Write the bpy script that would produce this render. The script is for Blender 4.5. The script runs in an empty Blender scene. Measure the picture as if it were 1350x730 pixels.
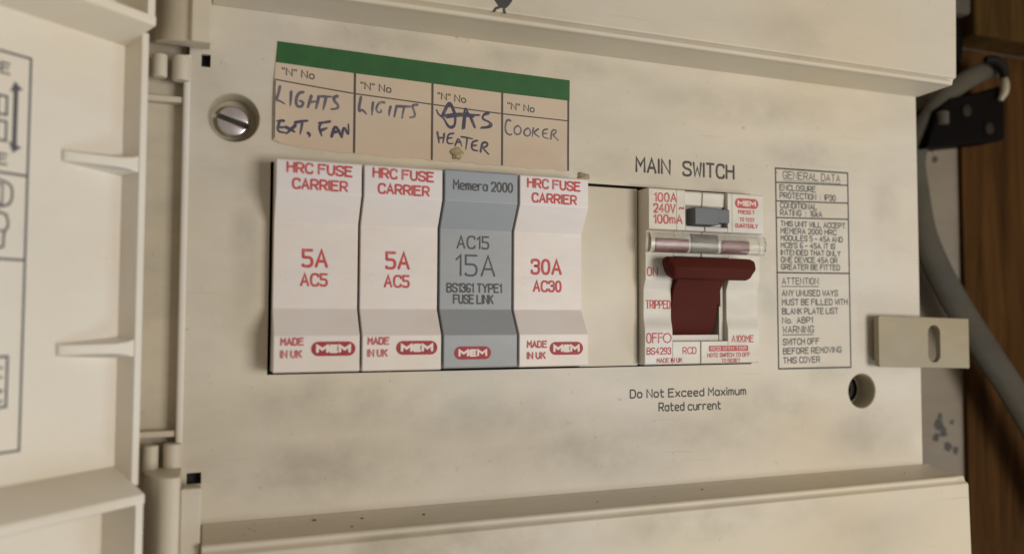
import bpy, bmesh, math, random
from mathutils import Vector, Matrix
random.seed(7)
S = 0.001                                   # everything below is in millimetres
scene = bpy.context.scene
C = scene.collection

# ------------------------------------------------------------------ camera
F_PX = 1064.8
RIGHT = Vector((0.93428, -0.35653, 0.00386))
DOWN = Vector((0.01971, 0.04083, -0.99897))
FWD = Vector((0.35600, 0.93339, 0.04518))
cam_d = bpy.data.cameras.new('camera')
cam_d.sensor_width = 36.0
cam_d.lens = F_PX / 1350.0 * 36.0
cam_d.clip_start = 0.005
cam_d.clip_end = 20.0
cam = bpy.data.objects.new('camera', cam_d)
C.objects.link(cam)
mw = Matrix((( RIGHT.x, -DOWN.x, -FWD.x, 0.0),
             ( RIGHT.y, -DOWN.y, -FWD.y, -0.250),
             ( RIGHT.z, -DOWN.z, -FWD.z, 0.0),
             (0, 0, 0, 1)))
cam.matrix_world = mw
cam_d.dof.use_dof = True
cam_d.dof.focus_distance = 0.272
cam_d.dof.aperture_fstop = 7.0
scene.camera = cam
scene.render.resolution_x = 1024
scene.render.resolution_y = 553

# ------------------------------------------------------------------ light
world = bpy.data.worlds.new('World')
scene.world = world
world.use_nodes = True
bg = world.node_tree.nodes['Background']
bg.inputs['Color'].default_value = (1.0, 0.88, 0.71, 1)
bg.inputs['Strength'].default_value = 0.235

def area_light(name, loc, target, size, energy, color):
    ld = bpy.data.lights.new(name, 'AREA')
    ld.shape = 'RECTANGLE'
    ld.size, ld.size_y = size
    ld.energy = energy
    ld.color = color
    o = bpy.data.objects.new(name, ld)
    C.objects.link(o)
    o.location = loc
    d = Vector(target) - Vector(loc)
    o.rotation_euler = d.to_track_quat('-Z', 'Y').to_euler()
    return o
area_light('room_lamp', (0.42, -0.60, -0.05), (0.10, 0, 0), (0.26, 0.26), 2.8, (1.0, 0.955, 0.90))
area_light('window_light', (0.80, -0.38, -0.70), (0.05, 0, 0), (0.34, 0.34), 2.1, (0.70, 0.86, 1.0))

vs = scene.view_settings
vs.view_transform = 'Standard'
vs.look = 'None'
vs.exposure = 0.0
vs.gamma = 1.0
vs.use_curve_mapping = False

# ------------------------------------------------------------------ materials
def new_mat(name):
    m = bpy.data.materials.new(name)
    m.use_nodes = True
    nt = m.node_tree
    return m, nt, nt.nodes['Principled BSDF']

def plastic(name, col, dirt, rough=0.5, amount=0.55, speck=0.5, scale=26.0, bump=0.12, sss=0.0):
    """aged plastic: colour with smears, fine specks and a faint moulded grain"""
    m, nt, b = new_mat(name)
    N, L = nt.nodes, nt.links
    tc = N.new('ShaderNodeTexCoord')
    mp = N.new('ShaderNodeMapping')
    mp.inputs['Scale'].default_value = (0.55, 1, 1.35)
    mp.inputs['Rotation'].default_value = (0, 0.12, 0)
    L.new(tc.outputs['Object'], mp.inputs['Vector'])
    n1 = N.new('ShaderNodeTexNoise')
    n1.inputs['Scale'].default_value = scale
    n1.inputs['Detail'].default_value = 7
    n1.inputs['Roughness'].default_value = 0.62
    n1.inputs['Distortion'].default_value = 0.15
    L.new(mp.outputs['Vector'], n1.inputs['Vector'])
    r1 = N.new('ShaderNodeValToRGB')
    r1.color_ramp.elements[0].position = 0.42
    r1.color_ramp.elements[1].position = 0.72
    L.new(n1.outputs['Fac'], r1.inputs['Fac'])
    k1 = N.new('ShaderNodeMath'); k1.operation = 'MULTIPLY'
    k1.inputs[1].default_value = amount
    L.new(r1.outputs['Color'], k1.inputs[0])
    mx = N.new('ShaderNodeMix'); mx.data_type = 'RGBA'
    mx.inputs[6].default_value = (*col, 1)
    mx.inputs[7].default_value = (*dirt, 1)
    L.new(k1.outputs[0], mx.inputs[0])
    # slow yellowing
    n3 = N.new('ShaderNodeTexNoise')
    n3.inputs['Scale'].default_value = scale * 0.38
    n3.inputs['Detail'].default_value = 3
    L.new(tc.outputs['Object'], n3.inputs['Vector'])
    mx3 = N.new('ShaderNodeMix'); mx3.data_type = 'RGBA'; mx3.blend_type = 'MULTIPLY'
    r3 = N.new('ShaderNodeValToRGB')
    r3.color_ramp.elements[0].position = 0.35
    r3.color_ramp.elements[0].color = (0.96, 0.97, 1.0, 1)
    r3.color_ramp.elements[1].position = 0.68
    r3.color_ramp.elements[1].color = (1.0, 0.95, 0.84, 1)
    L.new(n3.outputs['Fac'], r3.inputs['Fac'])
    mx3.inputs[0].default_value = 1.0
    L.new(mx.outputs[2], mx3.inputs[6])
    L.new(r3.outputs['Color'], mx3.inputs[7])
    # specks
    n2 = N.new('ShaderNodeTexNoise')
    n2.inputs['Scale'].default_value = 420
    n2.inputs['Detail'].default_value = 3
    L.new(tc.outputs['Object'], n2.inputs['Vector'])
    r2 = N.new('ShaderNodeValToRGB')
    r2.color_ramp.elements[0].position = 0.70
    r2.color_ramp.elements[1].position = 0.80
    L.new(n2.outputs['Fac'], r2.inputs['Fac'])
    k2 = N.new('ShaderNodeMath'); k2.operation = 'MULTIPLY'
    k2.inputs[1].default_value = speck
    L.new(r2.outputs['Color'], k2.inputs[0])
    mx2 = N.new('ShaderNodeMix'); mx2.data_type = 'RGBA'
    mx2.inputs[7].default_value = (dirt[0] * 0.35, dirt[1] * 0.33, dirt[2] * 0.3, 1)
    L.new(k2.outputs[0], mx2.inputs[0])
    L.new(mx3.outputs[2], mx2.inputs[6])
    L.new(mx2.outputs[2], b.inputs['Base Color'])
    # gloss follows the smears
    rr = N.new('ShaderNodeMapRange')
    rr.inputs['To Min'].default_value = rough - 0.06
    rr.inputs['To Max'].default_value = rough + 0.14
    L.new(n1.outputs['Fac'], rr.inputs['Value'])
    L.new(rr.outputs['Result'], b.inputs['Roughness'])
    n4 = N.new('ShaderNodeTexNoise')
    n4.inputs['Scale'].default_value = 700
    n4.inputs['Detail'].default_value = 4
    L.new(tc.outputs['Object'], n4.inputs['Vector'])
    bp = N.new('ShaderNodeBump')
    bp.inputs['Strength'].default_value = bump
    bp.inputs['Distance'].default_value = 0.0004
    L.new(n4.outputs['Fac'], bp.inputs['Height'])
    L.new(bp.outputs['Normal'], b.inputs['Normal'])
    b.inputs['IOR'].default_value = 1.46
    if sss:
        b.inputs['Subsurface Weight'].default_value = sss
        b.inputs['Subsurface Radius'].default_value = (1.0, 0.8, 0.5)
        b.inputs['Subsurface Scale'].default_value = 0.0015
    return m

def flat(name, col, rough=0.55, metal=0.0, var=0.25, scale=500.0):
    """ink, paint, metal: one colour broken by a fine noise"""
    m, nt, b = new_mat(name)
    N, L = nt.nodes, nt.links
    tc = N.new('ShaderNodeTexCoord')
    n = N.new('ShaderNodeTexNoise')
    n.inputs['Scale'].default_value = scale
    n.inputs['Detail'].default_value = 4
    L.new(tc.outputs['Object'], n.inputs['Vector'])
    r = N.new('ShaderNodeValToRGB')
    r.color_ramp.elements[0].position = 0.3
    r.color_ramp.elements[1].position = 0.7
    r.color_ramp.elements[0].color = (*[c * (1 - var) for c in col], 1)
    r.color_ramp.elements[1].color = (*[min(1, c * (1 + var)) for c in col], 1)
    L.new(n.outputs['Fac'], r.inputs['Fac'])
    L.new(r.outputs['Color'], b.inputs['Base Color'])
    b.inputs['Roughness'].default_value = rough
    b.inputs['Metallic'].default_value = metal
    return m

def ink(name, col, fade, cover=0.85, scale=260.0):
    """worn print: ink that thins out to the colour beneath"""
    m, nt, b = new_mat(name)
    N, L = nt.nodes, nt.links
    tc = N.new('ShaderNodeTexCoord')
    n = N.new('ShaderNodeTexNoise')
    n.inputs['Scale'].default_value = scale
    n.inputs['Detail'].default_value = 5
    n.inputs['Roughness'].default_value = 0.7
    L.new(tc.outputs['Object'], n.inputs['Vector'])
    r = N.new('ShaderNodeValToRGB')
    r.color_ramp.elements[0].position = cover - 0.35
    r.color_ramp.elements[0].color = (*col, 1)
    r.color_ramp.elements[1].position = cover
    r.color_ramp.elements[1].color = (*fade, 1)
    L.new(n.outputs['Fac'], r.inputs['Fac'])
    L.new(r.outputs['Color'], b.inputs['Base Color'])
    b.inputs['Roughness'].default_value = 0.6
    return m

def wood(name, dark, light, rot=0.0):
    m, nt, b = new_mat(name)
    N, L = nt.nodes, nt.links
    tc = N.new('ShaderNodeTexCoord')
    mp = N.new('ShaderNodeMapping')
    mp.inputs['Rotation'].default_value = (0, rot, 0)
    mp.inputs['Scale'].default_value = (60, 60, 5)
    L.new(tc.outputs['Object'], mp.inputs['Vector'])
    n = N.new('ShaderNodeTexNoise')
    n.inputs['Scale'].default_value = 1.6
    n.inputs['Detail'].default_value = 8
    n.inputs['Roughness'].default_value = 0.65
    n.inputs['Distortion'].default_value = 1.2
    L.new(mp.outputs['Vector'], n.inputs['Vector'])
    r = N.new('ShaderNodeValToRGB')
    r.color_ramp.elements[0].position = 0.33
    r.color_ramp.elements[0].color = (*dark, 1)
    r.color_ramp.elements[1].position = 0.72
    r.color_ramp.elements[1].color = (*light, 1)
    L.new(n.outputs['Fac'], r.inputs['Fac'])
    L.new(r.outputs['Color'], b.inputs['Base Color'])
    b.inputs['Roughness'].default_value = 0.8
    b.inputs['Specular IOR Level'].default_value = 0.04
    bp = N.new('ShaderNodeBump')
    bp.inputs['Strength'].default_value = 0.5
    bp.inputs['Distance'].default_value = 0.0008
    L.new(n.outputs['Fac'], bp.inputs['Height'])
    L.new(bp.outputs['Normal'], b.inputs['Normal'])
    return m

M = {}
M['cream'] = plastic('cream_plastic', (0.61, 0.545, 0.43), (0.36, 0.325, 0.262), rough=0.50, amount=0.70, speck=0.45)
M['recess_shade'] = plastic('shaded_recess', (0.43, 0.385, 0.29), (0.27, 0.235, 0.165), rough=0.55, amount=0.7, speck=0.5, scale=140)  # darker plastic: the shade deep in the screw recesses put into the colour
M['cream_clean'] = plastic('cream_plastic_cleaner', (0.62, 0.56, 0.455), (0.50, 0.445, 0.35), rough=0.48, amount=0.40, speck=0.25)
M['door'] = plastic('door_plastic', (0.755, 0.715, 0.65), (0.64, 0.585, 0.49), rough=0.50, amount=0.45, speck=0.25, sss=0.0)
M['white'] = plastic('white_plastic', (0.75, 0.695, 0.675), (0.62, 0.56, 0.51), rough=0.42, amount=0.45, speck=0.2, scale=60, bump=0.05)
M['grey'] = plastic('grey_plastic', (0.305, 0.33, 0.36), (0.26, 0.275, 0.29), rough=0.40, amount=0.4, speck=0.1, scale=60, bump=0.05)
M['blank'] = plastic('blank_plastic', (0.63, 0.575, 0.475), (0.54, 0.485, 0.39), rough=0.45, amount=0.35, speck=0.1, scale=50, bump=0.05)
M['switch'] = plastic('switch_plastic', (0.66, 0.635, 0.58), (0.46, 0.43, 0.36), rough=0.42, amount=0.45, speck=0.25, scale=90, bump=0.05)
M['button'] = plastic('button_plastic', (0.115, 0.13, 0.145), (0.09, 0.10, 0.11), rough=0.45, amount=0.4, speck=0.0, scale=90, bump=0.05)
M['maroon'] = plastic('maroon_plastic', (0.082, 0.016, 0.011), (0.064, 0.015, 0.011), rough=0.62, amount=0.5, speck=0.1, scale=120, bump=0.06)
M['pillar'] = plastic('window_pillar', (0.20, 0.185, 0.16), (0.13, 0.12, 0.10), rough=0.5, amount=0.5, speck=0.2, scale=200)
M['maroon'].node_tree.nodes['Principled BSDF'].inputs['Specular IOR Level'].default_value = 0.10
M['flag'] = flat('flag_red', (0.16, 0.03, 0.028), 0.5)
M['tab'] = plastic('tab_plastic', (0.31, 0.27, 0.19), (0.38, 0.33, 0.245), rough=0.40, amount=0.5, speck=0.3, scale=60, bump=0.08)
M['dark'] = flat('dark_void', (0.012, 0.011, 0.010), 0.8)
M['paper'] = plastic('card_paper', (0.60, 0.485, 0.37), (0.49, 0.385, 0.275), rough=0.75, amount=0.5, speck=0.2, scale=30, bump=0.10)
M['green'] = flat('card_green', (0.014, 0.095, 0.018), 0.6, var=0.12, scale=200)
M['line'] = ink('printed_line', (0.07, 0.055, 0.045), (0.14, 0.115, 0.09), 0.95)
M['red_ink'] = ink('red_print', (0.50, 0.060, 0.062), (0.58, 0.30, 0.27), 0.86)
M['red_faint'] = ink('worn_red_print', (0.48, 0.075, 0.085), (0.60, 0.36, 0.33), 0.80)
M['logo_red'] = flat('logo_red', (0.34, 0.018, 0.028), 0.6, var=0.12)
M['logo_pink'] = ink('worn_logo_red', (0.48, 0.06, 0.07), (0.56, 0.18, 0.17), 0.85)
M['black_ink'] = ink('black_print', (0.045, 0.042, 0.040), (0.19, 0.17, 0.14), 0.90)
M['grey_ink'] = ink('grey_print', (0.075, 0.075, 0.075), (0.16, 0.165, 0.17), 0.90)
M['door_ink'] = ink('door_print', (0.085, 0.085, 0.09), (0.20, 0.19, 0.18), 0.92)
M['pen'] = ink('blue_black_pen', (0.050, 0.045, 0.085), (0.24, 0.20, 0.20), 0.86)
M['pencil'] = ink('faded_pen', (0.105, 0.095, 0.125), (0.33, 0.28, 0.25), 0.84)
M['steel'] = flat('screw_steel', (0.74, 0.68, 0.70), 0.28, metal=0.85, var=0.10, scale=300)
M['dark_steel'] = flat('dull_steel', (0.05, 0.046, 0.04), 0.5, metal=0.6)
M['glue'] = plastic('old_glue', (0.42, 0.35, 0.22), (0.25, 0.19, 0.11), rough=0.35, amount=0.7, speck=0.5, scale=300, bump=0.4)
M['crumb'] = flat('dirt_crumb', (0.06, 0.048, 0.032), 0.9)
M['plaster'] = plastic('grey_plaster', (0.22, 0.185, 0.14), (0.14, 0.115, 0.085), rough=0.85, amount=0.5, speck=0.6, scale=30, bump=0.5)
M['mould'] = ink('black_mould', (0.035, 0.03, 0.026), (0.10, 0.088, 0.075), 0.80, scale=400)
M['wood'] = wood('dark_timber', (0.024, 0.0105, 0.0031), (0.088, 0.040, 0.0115), 0.06)
M['wood2'] = wood('brown_timber', (0.030, 0.0155, 0.0045), (0.095, 0.050, 0.0140), 1.65)
M['cable'] = plastic('grey_cable', (0.078, 0.070, 0.055), (0.052, 0.046, 0.036), rough=0.75, amount=0.5, speck=0.3, scale=60, bump=0.1)
M['black'] = plastic('black_plastic', (0.004, 0.0032, 0.003), (0.008, 0.0065, 0.005), rough=0.5, amount=0.5, speck=0.2, scale=60, bump=0.2)
M['black'].node_tree.nodes['Principled BSDF'].inputs['Specular IOR Level'].default_value = 0.04
M['cable'].node_tree.nodes['Principled BSDF'].inputs['Specular IOR Level'].default_value = 0.15
M['dark_sleeve'] = plastic('dark_sleeve', (0.014, 0.012, 0.011), (0.008, 0.007, 0.006), rough=0.5, amount=0.5, speck=0.2, scale=60)
def add_grime_and_shade(mat, blobs, base, colour):
    """smudges with a place and shape of their own, broken up by noise"""
    nt = mat.node_tree
    N, L = nt.nodes, nt.links
    b = N['Principled BSDF']
    src = b.inputs['Base Color'].links[0].from_socket
    tc = N.new('ShaderNodeTexCoord')
    nz = N.new('ShaderNodeTexNoise')
    nz.inputs['Scale'].default_value = 55
    nz.inputs['Detail'].default_value = 8
    nz.inputs['Roughness'].default_value = 0.6
    mp = N.new('ShaderNodeMapping'); mp.inputs['Scale'].default_value = (0.8, 1, 1.0); mp.inputs['Rotation'].default_value = (0, -0.15, 0)
    L.new(tc.outputs['Object'], mp.inputs['Vector']); L.new(mp.outputs['Vector'], nz.inputs['Vector'])
    rp = N.new('ShaderNodeMapRange'); rp.inputs['From Min'].default_value = 0.28; rp.inputs['From Max'].default_value = 0.78; rp.interpolation_type = 'SMOOTHSTEP'
    L.new(nz.outputs['Fac'], rp.inputs['Value'])
    total = None
    for x, z, rx, rz, k in blobs:
        sub = N.new('ShaderNodeVectorMath'); sub.operation = 'SUBTRACT'
        L.new(tc.outputs['Object'], sub.inputs[0])
        sub.inputs[1].default_value = ((x - base[0]) * S, 0, (z - base[2]) * S)
        mul = N.new('ShaderNodeVectorMath'); mul.operation = 'MULTIPLY'
        L.new(sub.outputs[0], mul.inputs[0])
        mul.inputs[1].default_value = (1 / (rx * S), 0, 1 / (rz * S))
        ln = N.new('ShaderNodeVectorMath'); ln.operation = 'LENGTH'
        L.new(mul.outputs[0], ln.inputs[0])
        mr = N.new('ShaderNodeMapRange'); mr.interpolation_type = 'SMOOTHSTEP'
        mr.inputs['From Min'].default_value = 1.0; mr.inputs['From Max'].default_value = 0.2
        mr.inputs['To Min'].default_value = 0.0; mr.inputs['To Max'].default_value = k
        L.new(ln.outputs['Value'], mr.inputs['Value'])
        if total is None: total = mr.outputs['Result']
        else:
            mxm = N.new('ShaderNodeMath'); mxm.operation = 'MAXIMUM'
            L.new(total, mxm.inputs[0]); L.new(mr.outputs['Result'], mxm.inputs[1])
            total = mxm.outputs[0]
    f = N.new('ShaderNodeMath'); f.operation = 'MULTIPLY'
    L.new(total, f.inputs[0]); L.new(rp.outputs['Result'], f.inputs[1])
    # hairline scuffs all over
    m2 = N.new('ShaderNodeMapping'); m2.inputs['Scale'].default_value = (22, 1, 620); m2.inputs['Rotation'].default_value = (0, 0.25, 0)
    L.new(tc.outputs['Object'], m2.inputs['Vector'])
    n2 = N.new('ShaderNodeTexNoise'); n2.inputs['Scale'].default_value = 1.0; n2.inputs['Detail'].default_value = 2
    L.new(m2.outputs['Vector'], n2.inputs['Vector'])
    r2 = N.new('ShaderNodeMapRange'); r2.inputs['From Min'].default_value = 0.66; r2.inputs['From Max'].default_value = 0.76; r2.inputs['To Max'].default_value = 0.30
    L.new(n2.outputs['Fac'], r2.inputs['Value'])
    ad = N.new('ShaderNodeMath'); ad.operation = 'MAXIMUM'
    L.new(f.outputs[0], ad.inputs[0]); L.new(r2.outputs['Result'], ad.inputs[1])
    mx = N.new('ShaderNodeMix'); mx.data_type = 'RGBA'
    L.new(ad.outputs[0], mx.inputs[0]); L.new(src, mx.inputs[6])
    mx.inputs[7].default_value = (*colour, 1)
    L.new(mx.outputs[2], b.inputs['Base Color'])
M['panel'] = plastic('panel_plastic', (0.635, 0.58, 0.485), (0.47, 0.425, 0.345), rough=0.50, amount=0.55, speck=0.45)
add_grime_and_shade(M['panel'], [(45, 86, 48, 7, .75), (105, 85, 60, 7, .7), (190, 78, 55, 10, .6), (215, 62, 22, 9, .7), (128, 52, 16, 9, .5), (11, 24, 6, 42, .6),
                       (40, -27, 48, 13, .7), (95, -34, 50, 13, .65), (140, -46, 85, 14, .7), (35, -48, 55, 14, .75), (198, -36, 36, 17, .6), (250, -45, 34, 17, .55),  # real smudges, also kept strong to darken the lower half in place of light
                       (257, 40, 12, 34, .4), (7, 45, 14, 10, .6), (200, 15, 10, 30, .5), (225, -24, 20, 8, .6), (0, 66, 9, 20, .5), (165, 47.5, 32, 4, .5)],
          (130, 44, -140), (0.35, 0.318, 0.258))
add_grime_and_shade(M['cream_clean'], [(100, 96, 60, 7, .45), (60, -68, 80, 9, .9), (160, -69, 70, 9, .8), (200, 100, 40, 14, .35), (85, 94, 25, 5, .6), (225, -80, 40, 16, .35)],  # lower housing smudges strengthened, painting in the dimmer light down there
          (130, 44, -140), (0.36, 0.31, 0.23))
M['dim_screw'] = flat('dim_screw', (0.028, 0.022, 0.017), 0.8)
for k_ in ('dim_screw', 'dark_sleeve'): M[k_].node_tree.nodes['Principled BSDF'].inputs['Specular IOR Level'].default_value = 0.05
m, nt, b = new_mat('clear_plastic')
b.inputs['Base Color'].default_value = (0.93, 0.92, 0.88, 1)
b.inputs['Transmission Weight'].default_value = 1.0
b.inputs['Roughness'].default_value = 0.24
b.inputs['IOR'].default_value = 1.42
M['clear'] = m

# ------------------------------------------------------------------ helpers
class Mesh:
    def __init__(s):
        s.v, s.f = [], []
    def add(s, verts, faces):
        o = len(s.v)
        s.v += [tuple(p) for p in verts]
        s.f += [tuple(i + o for i in f) for f in faces]
        return s
    def box(s, x0, x1, y0, y1, z0, z1):
        v = [(x, y, z) for x in (x0, x1) for y in (y0, y1) for z in (z0, z1)]
        return s.add(v, [(0, 1, 3, 2), (4, 6, 7, 5), (0, 4, 5, 1), (2, 3, 7, 6), (0, 2, 6, 4), (1, 5, 7, 3)])
    def extrude(s, pts, a0, a1, put):
        """pts: closed 2-D outline; put(p, q, a) -> xyz; extruded from a0 to a1"""
        n = len(pts)
        v = [put(p, q, a0) for p, q in pts] + [put(p, q, a1) for p, q in pts]
        f = [tuple(range(n)), tuple(range(2 * n - 1, n - 1, -1))]
        f += [(i, (i + 1) % n, n + (i + 1) % n, n + i) for i in range(n)]
        return s.add(v, f)
    def lathe(s, prof, cx, cz, seg=40, cap=True):
        """prof: (radius, h) rows about an axis through (cx, cz) square to the panel"""
        o = len(s.v)
        for r, h in prof:
            for k in range(seg):
                a = 2 * math.pi * k / seg
                s.v.append((cx + r * math.cos(a), -h, cz + r * math.sin(a)))
        for i in range(len(prof) - 1):
            for k in range(seg):
                s.f.append((o + i * seg + k, o + i * seg + (k + 1) % seg, o + (i + 1) * seg + (k + 1) % seg, o + (i + 1) * seg + k))
        if cap:
            s.f.append(tuple(o + (len(prof) - 1) * seg + k for k in range(seg)))
        return s
    def rod(s, cx, cy, z0, z1, r, seg=20, ch=0.3):
        rows = [(r - ch, z0), (r, z0 + ch), (r, z1 - ch), (r - ch, z1)]
        o = len(s.v)
        for rr, z in rows:
            for k in range(seg):
                a = 2 * math.pi * k / seg
                s.v.append((cx + rr * math.cos(a), cy + rr * math.sin(a), z))
        for i in range(3):
            for k in range(seg):
                s.f.append((o + i * seg + k, o + i * seg + (k + 1) % seg, o + (i + 1) * seg + (k + 1) % seg, o + (i + 1) * seg + k))
        s.f.append(tuple(o + k for k in range(seg)))
        s.f.append(tuple(o + 3 * seg + k for k in range(seg)))
        return s

def build(name, mesh, mat, parent=None, bevel=0.0, smooth=True, seg=2, base=None, angle=35):
    """one mesh object; coordinates in mm, stored relative to the parent's base"""
    off = Vector((0, 0, 0))
    p = parent
    while p is not None:
        off += Vector(p.location)
        p = p.parent
    if parent is None and base is not None:
        off = Vector(base) * S
    me = bpy.data.meshes.new(name)
    me.from_pydata([(x * S - off.x, y * S - off.y, z * S - off.z) for x, y, z in mesh.v], [], mesh.f)
    bm = bmesh.new(); bm.from_mesh(me)
    bmesh.ops.recalc_face_normals(bm, faces=bm.faces)
    bm.to_mesh(me); bm.free()
    o = bpy.data.objects.new(name, me)
    C.objects.link(o)
    me.materials.append(M[mat])
    if parent is not None:
        o.parent = parent
    elif base is not None:
        o.location = off
    if bevel:
        md = o.modifiers.new('edge', 'BEVEL')
        md.width = bevel * S; md.segments = seg
        md.limit_method = 'ANGLE'; md.angle_limit = math.radians(angle)
        md.harden_normals = True
    if smooth:
        for pl in me.polygons: pl.use_smooth = True
        if not bevel:
            me.set_sharp_from_angle(angle=math.radians(38))
    return o

def thing(name, base, label, cat, group=None):
    o = bpy.data.objects.new(name, None)
    o.empty_display_size = 0.01
    o.location = Vector(base) * S
    C.objects.link(o)
    o['label'] = label; o['category'] = cat
    if group: o['group'] = group
    return o
def tag(o, label, cat, group=None):
    o['label'] = label; o['category'] = cat
    if group: o['group'] = group
    return o

# ---- stroke lettering: grid 6 wide, 9 high; '~' rounds a stroke, '@' a closed round stroke
G = {'A': '003960 1353', 'B': '0009 ~09696505 ~05656000', 'C': '~676909006062', 'D': '0009 ~09696000', 'E': '69090060 0555',
 'F': '690900 0555', 'G': '~676909006064 3464', 'H': '0900 6960 0565', 'I': '0900', 'J': '~69600002', 'K': '0900 6904 2660', 'L': '090060',
 'M': '0009346960', 'N': '00096069', 'O': '@09696000', 'P': '0009 ~09696404', 'Q': '@09696000 3260', 'R': '0009 ~09696404 3460',
 'S': '~6769090564600002', 'T': '0969 3930', 'U': '~09006069', 'V': '093069', 'W': '0910365069', 'X': '0069 0960', 'Y': '093469 3430', 'Z': '09690060',
 '0': '@09595000', '1': '072920', '2': '~07095955 5500 0050', '3': '~0709595525 ~2555500002', '4': '40490363', '5': '590905 ~0555500001',
 '6': '~58590900505404', '7': '095920', '8': '@09595505 @05555000', '9': '~01005059090454',
 'a': '@06565000 5650', 'e': '~035356060050', 'm': '0006 ~04063630 ~34366660', 'n': '0006 ~04065650', 'r': '0006 ~030646', 'o': '@06565000',
 't': '~191040 0646', 'x': '0056 0650', 'c': '~555606005051', 'd': '@06565000 5950', 'i': '0006 0809', 'u': '~06005056 5650', 'k': '0009 4602 1440',
 '.': '0001', ',': '1100', ':': '0001 0506', "'": '0907', '"': '0907 2927', '-': '0444', '~': '~04165466', '/': '0069', ' ': ''}
ADV = 2.3
def chaikin(p, closed, it=2):
    for _ in range(it):
        q = []
        n = len(p)
        for i in range(n if closed else n - 1):
            a, b_ = p[i], p[(i + 1) % n]
            q += [(a[0] * .75 + b_[0] * .25, a[1] * .75 + b_[1] * .25), (a[0] * .25 + b_[0] * .75, a[1] * .25 + b_[1] * .75)]
        if not closed:
            q = [p[0]] + q + [p[-1]]
        p = q
    return p
def strokes(text, space=3.6, jitter=0.0):
    out, x = [], 0.0
    for ch in text:
        if ch == ' ':
            x += space; continue
        w = 0
        for st in G[ch].split():
            kind = st[0] if st[0] in '~@' else ''
            dg = st[1:] if kind else st
            pts = [(int(dg[i]), int(dg[i + 1])) for i in range(0, len(dg), 2)]
            w = max(w, max(p[0] for p in pts))
            if jitter:
                pts = [(a + random.uniform(-jitter, jitter), b_ + random.uniform(-jitter, jitter)) for a, b_ in pts]
            if kind: pts = chaikin(pts, kind == '@')
            out.append(([(x + a, b_) for a, b_ in pts], kind == '@'))
        x += w + ADV
    return out, max(x - ADV, 0.001)
def ribbon(mesh, pts, closed, w, put, h=0.05, taper=0.0):
    """a low ridge of ink along a 2-D polyline"""
    n = len(pts)
    if n < 2: return
    rows = []
    for i in range(n):
        a = pts[i - 1] if (i > 0 or closed) else pts[i]
        c = pts[(i + 1) % n] if (i < n - 1 or closed) else pts[i]
        b_ = pts[i]
        d1 = Vector((b_[0] - a[0], b_[1] - a[1])); d2 = Vector((c[0] - b_[0], c[1] - b_[1]))
        if d1.length < 1e-9: d1 = d2
        if d2.length < 1e-9: d2 = d1
        d1.normalize(); d2.normalize()
        t = d1 + d2
        t = t.normalized() if t.length > 1e-6 else d1
        nrm = Vector((-t.y, t.x))
        k = 1.0 / max(0.55, abs(nrm.dot(Vector((-d1.y, d1.x)))))
        wk = w * (1 - taper * (i / max(1, n - 1)) ** 2)
        rows.append((b_, nrm * (wk * 0.5 * k), t))
    o = len(mesh.v)
    for b_, nv, t in rows:
        mesh.v.append(put(b_[0] + nv.x, b_[1] + nv.y, 0.006)); mesh.v.append(put(b_[0], b_[1], h)); mesh.v.append(put(b_[0] - nv.x, b_[1] - nv.y, 0.006))
    for i in range(n if closed else n - 1):
        j = (i + 1) % n
        A, B = o + 3 * i, o + 3 * j
        mesh.f += [(A, A + 1, B + 1, B), (A + 1, A + 2, B + 2, B + 1)]
    if not closed:
        for i, sg in ((0, -1), (n - 1, 1)):
            b_, nv, t = rows[i]
            q = len(mesh.v)
            mesh.v.append(put(b_[0] + sg * t.x * w * .5, b_[1] + sg * t.y * w * .5, 0.006))
            A = o + 3 * i
            mesh.f += [(A, A + 1, q), (A + 1, A + 2, q)]
def on(h):
    return lambda u, v, o=0.0: (u, -(h + o), v)
def write(mesh, text, x0, x1, z0, z1=None, cap=3.0, w=0.35, put=None, h=0.05, jitter=0.0, slant=0.0, space=3.6):
    """text from x0 to x1 on a baseline that runs from z0 to z1"""
    if z1 is None: z1 = z0
    st, tot = strokes(text, space, jitter)
    sx, sz = (x1 - x0) / tot, cap / 9.0
    for pts, closed in st:
        q = [(x0 + (a + slant * b_) * sx, z0 + (z1 - z0) * (a / tot) + b_ * sz) for a, b_ in pts]
        ribbon(mesh, q, closed, w, put, h)
def stadium(mesh, x0, x1, z0, z1, put, off, seg=10, rad=None):
    r = (z1 - z0) / 2 if rad is None else rad
    pts = []
    for cx_, cz_, a0 in ((x1 - r, z1 - r, 0), (x0 + r, z1 - r, 90), (x0 + r, z0 + r, 180), (x1 - r, z0 + r, 270)):
        for k in range(seg + 1):
            a = math.radians(a0 + 90 * k / seg)
            pts.append((cx_ + r * math.cos(a), cz_ + r * math.sin(a)))
    mesh.add([put(p, q, off) for p, q in pts], [tuple(range(len(pts)))])
def plate(contours, h0, h1):
    """flat plate with openings: contours[0] outside, the others openings; front at h1, back at h0"""
    bm = bmesh.new()
    edges = []
    for c in contours:
        vs_ = [bm.verts.new((x, 0, z)) for x, z in c]
        edges += [bm.edges.new((vs_[i], vs_[(i + 1) % len(vs_)])) for i in range(len(vs_))]
    bmesh.ops.triangle_fill(bm, edges=edges, use_beauty=True)
    bm.verts.index_update()
    mesh = Mesh()
    fv = [(v.co.x, -h1, v.co.z) for v in bm.verts]
    ff = [tuple(v.index for v in f.verts) for f in bm.faces]
    mesh.add(fv, ff)
    n = len(fv)
    mesh.add([(x, -h0, z) for x, y, z in fv], [tuple(reversed(f)) for f in ff])
    o = 0
    for c in contours:
        k = len(c)
        mesh.f += [(o + i, o + (i + 1) % k, n + o + (i + 1) % k, n + o + i) for i in range(k)]
        o += k
    bm.free()
    return mesh
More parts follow.
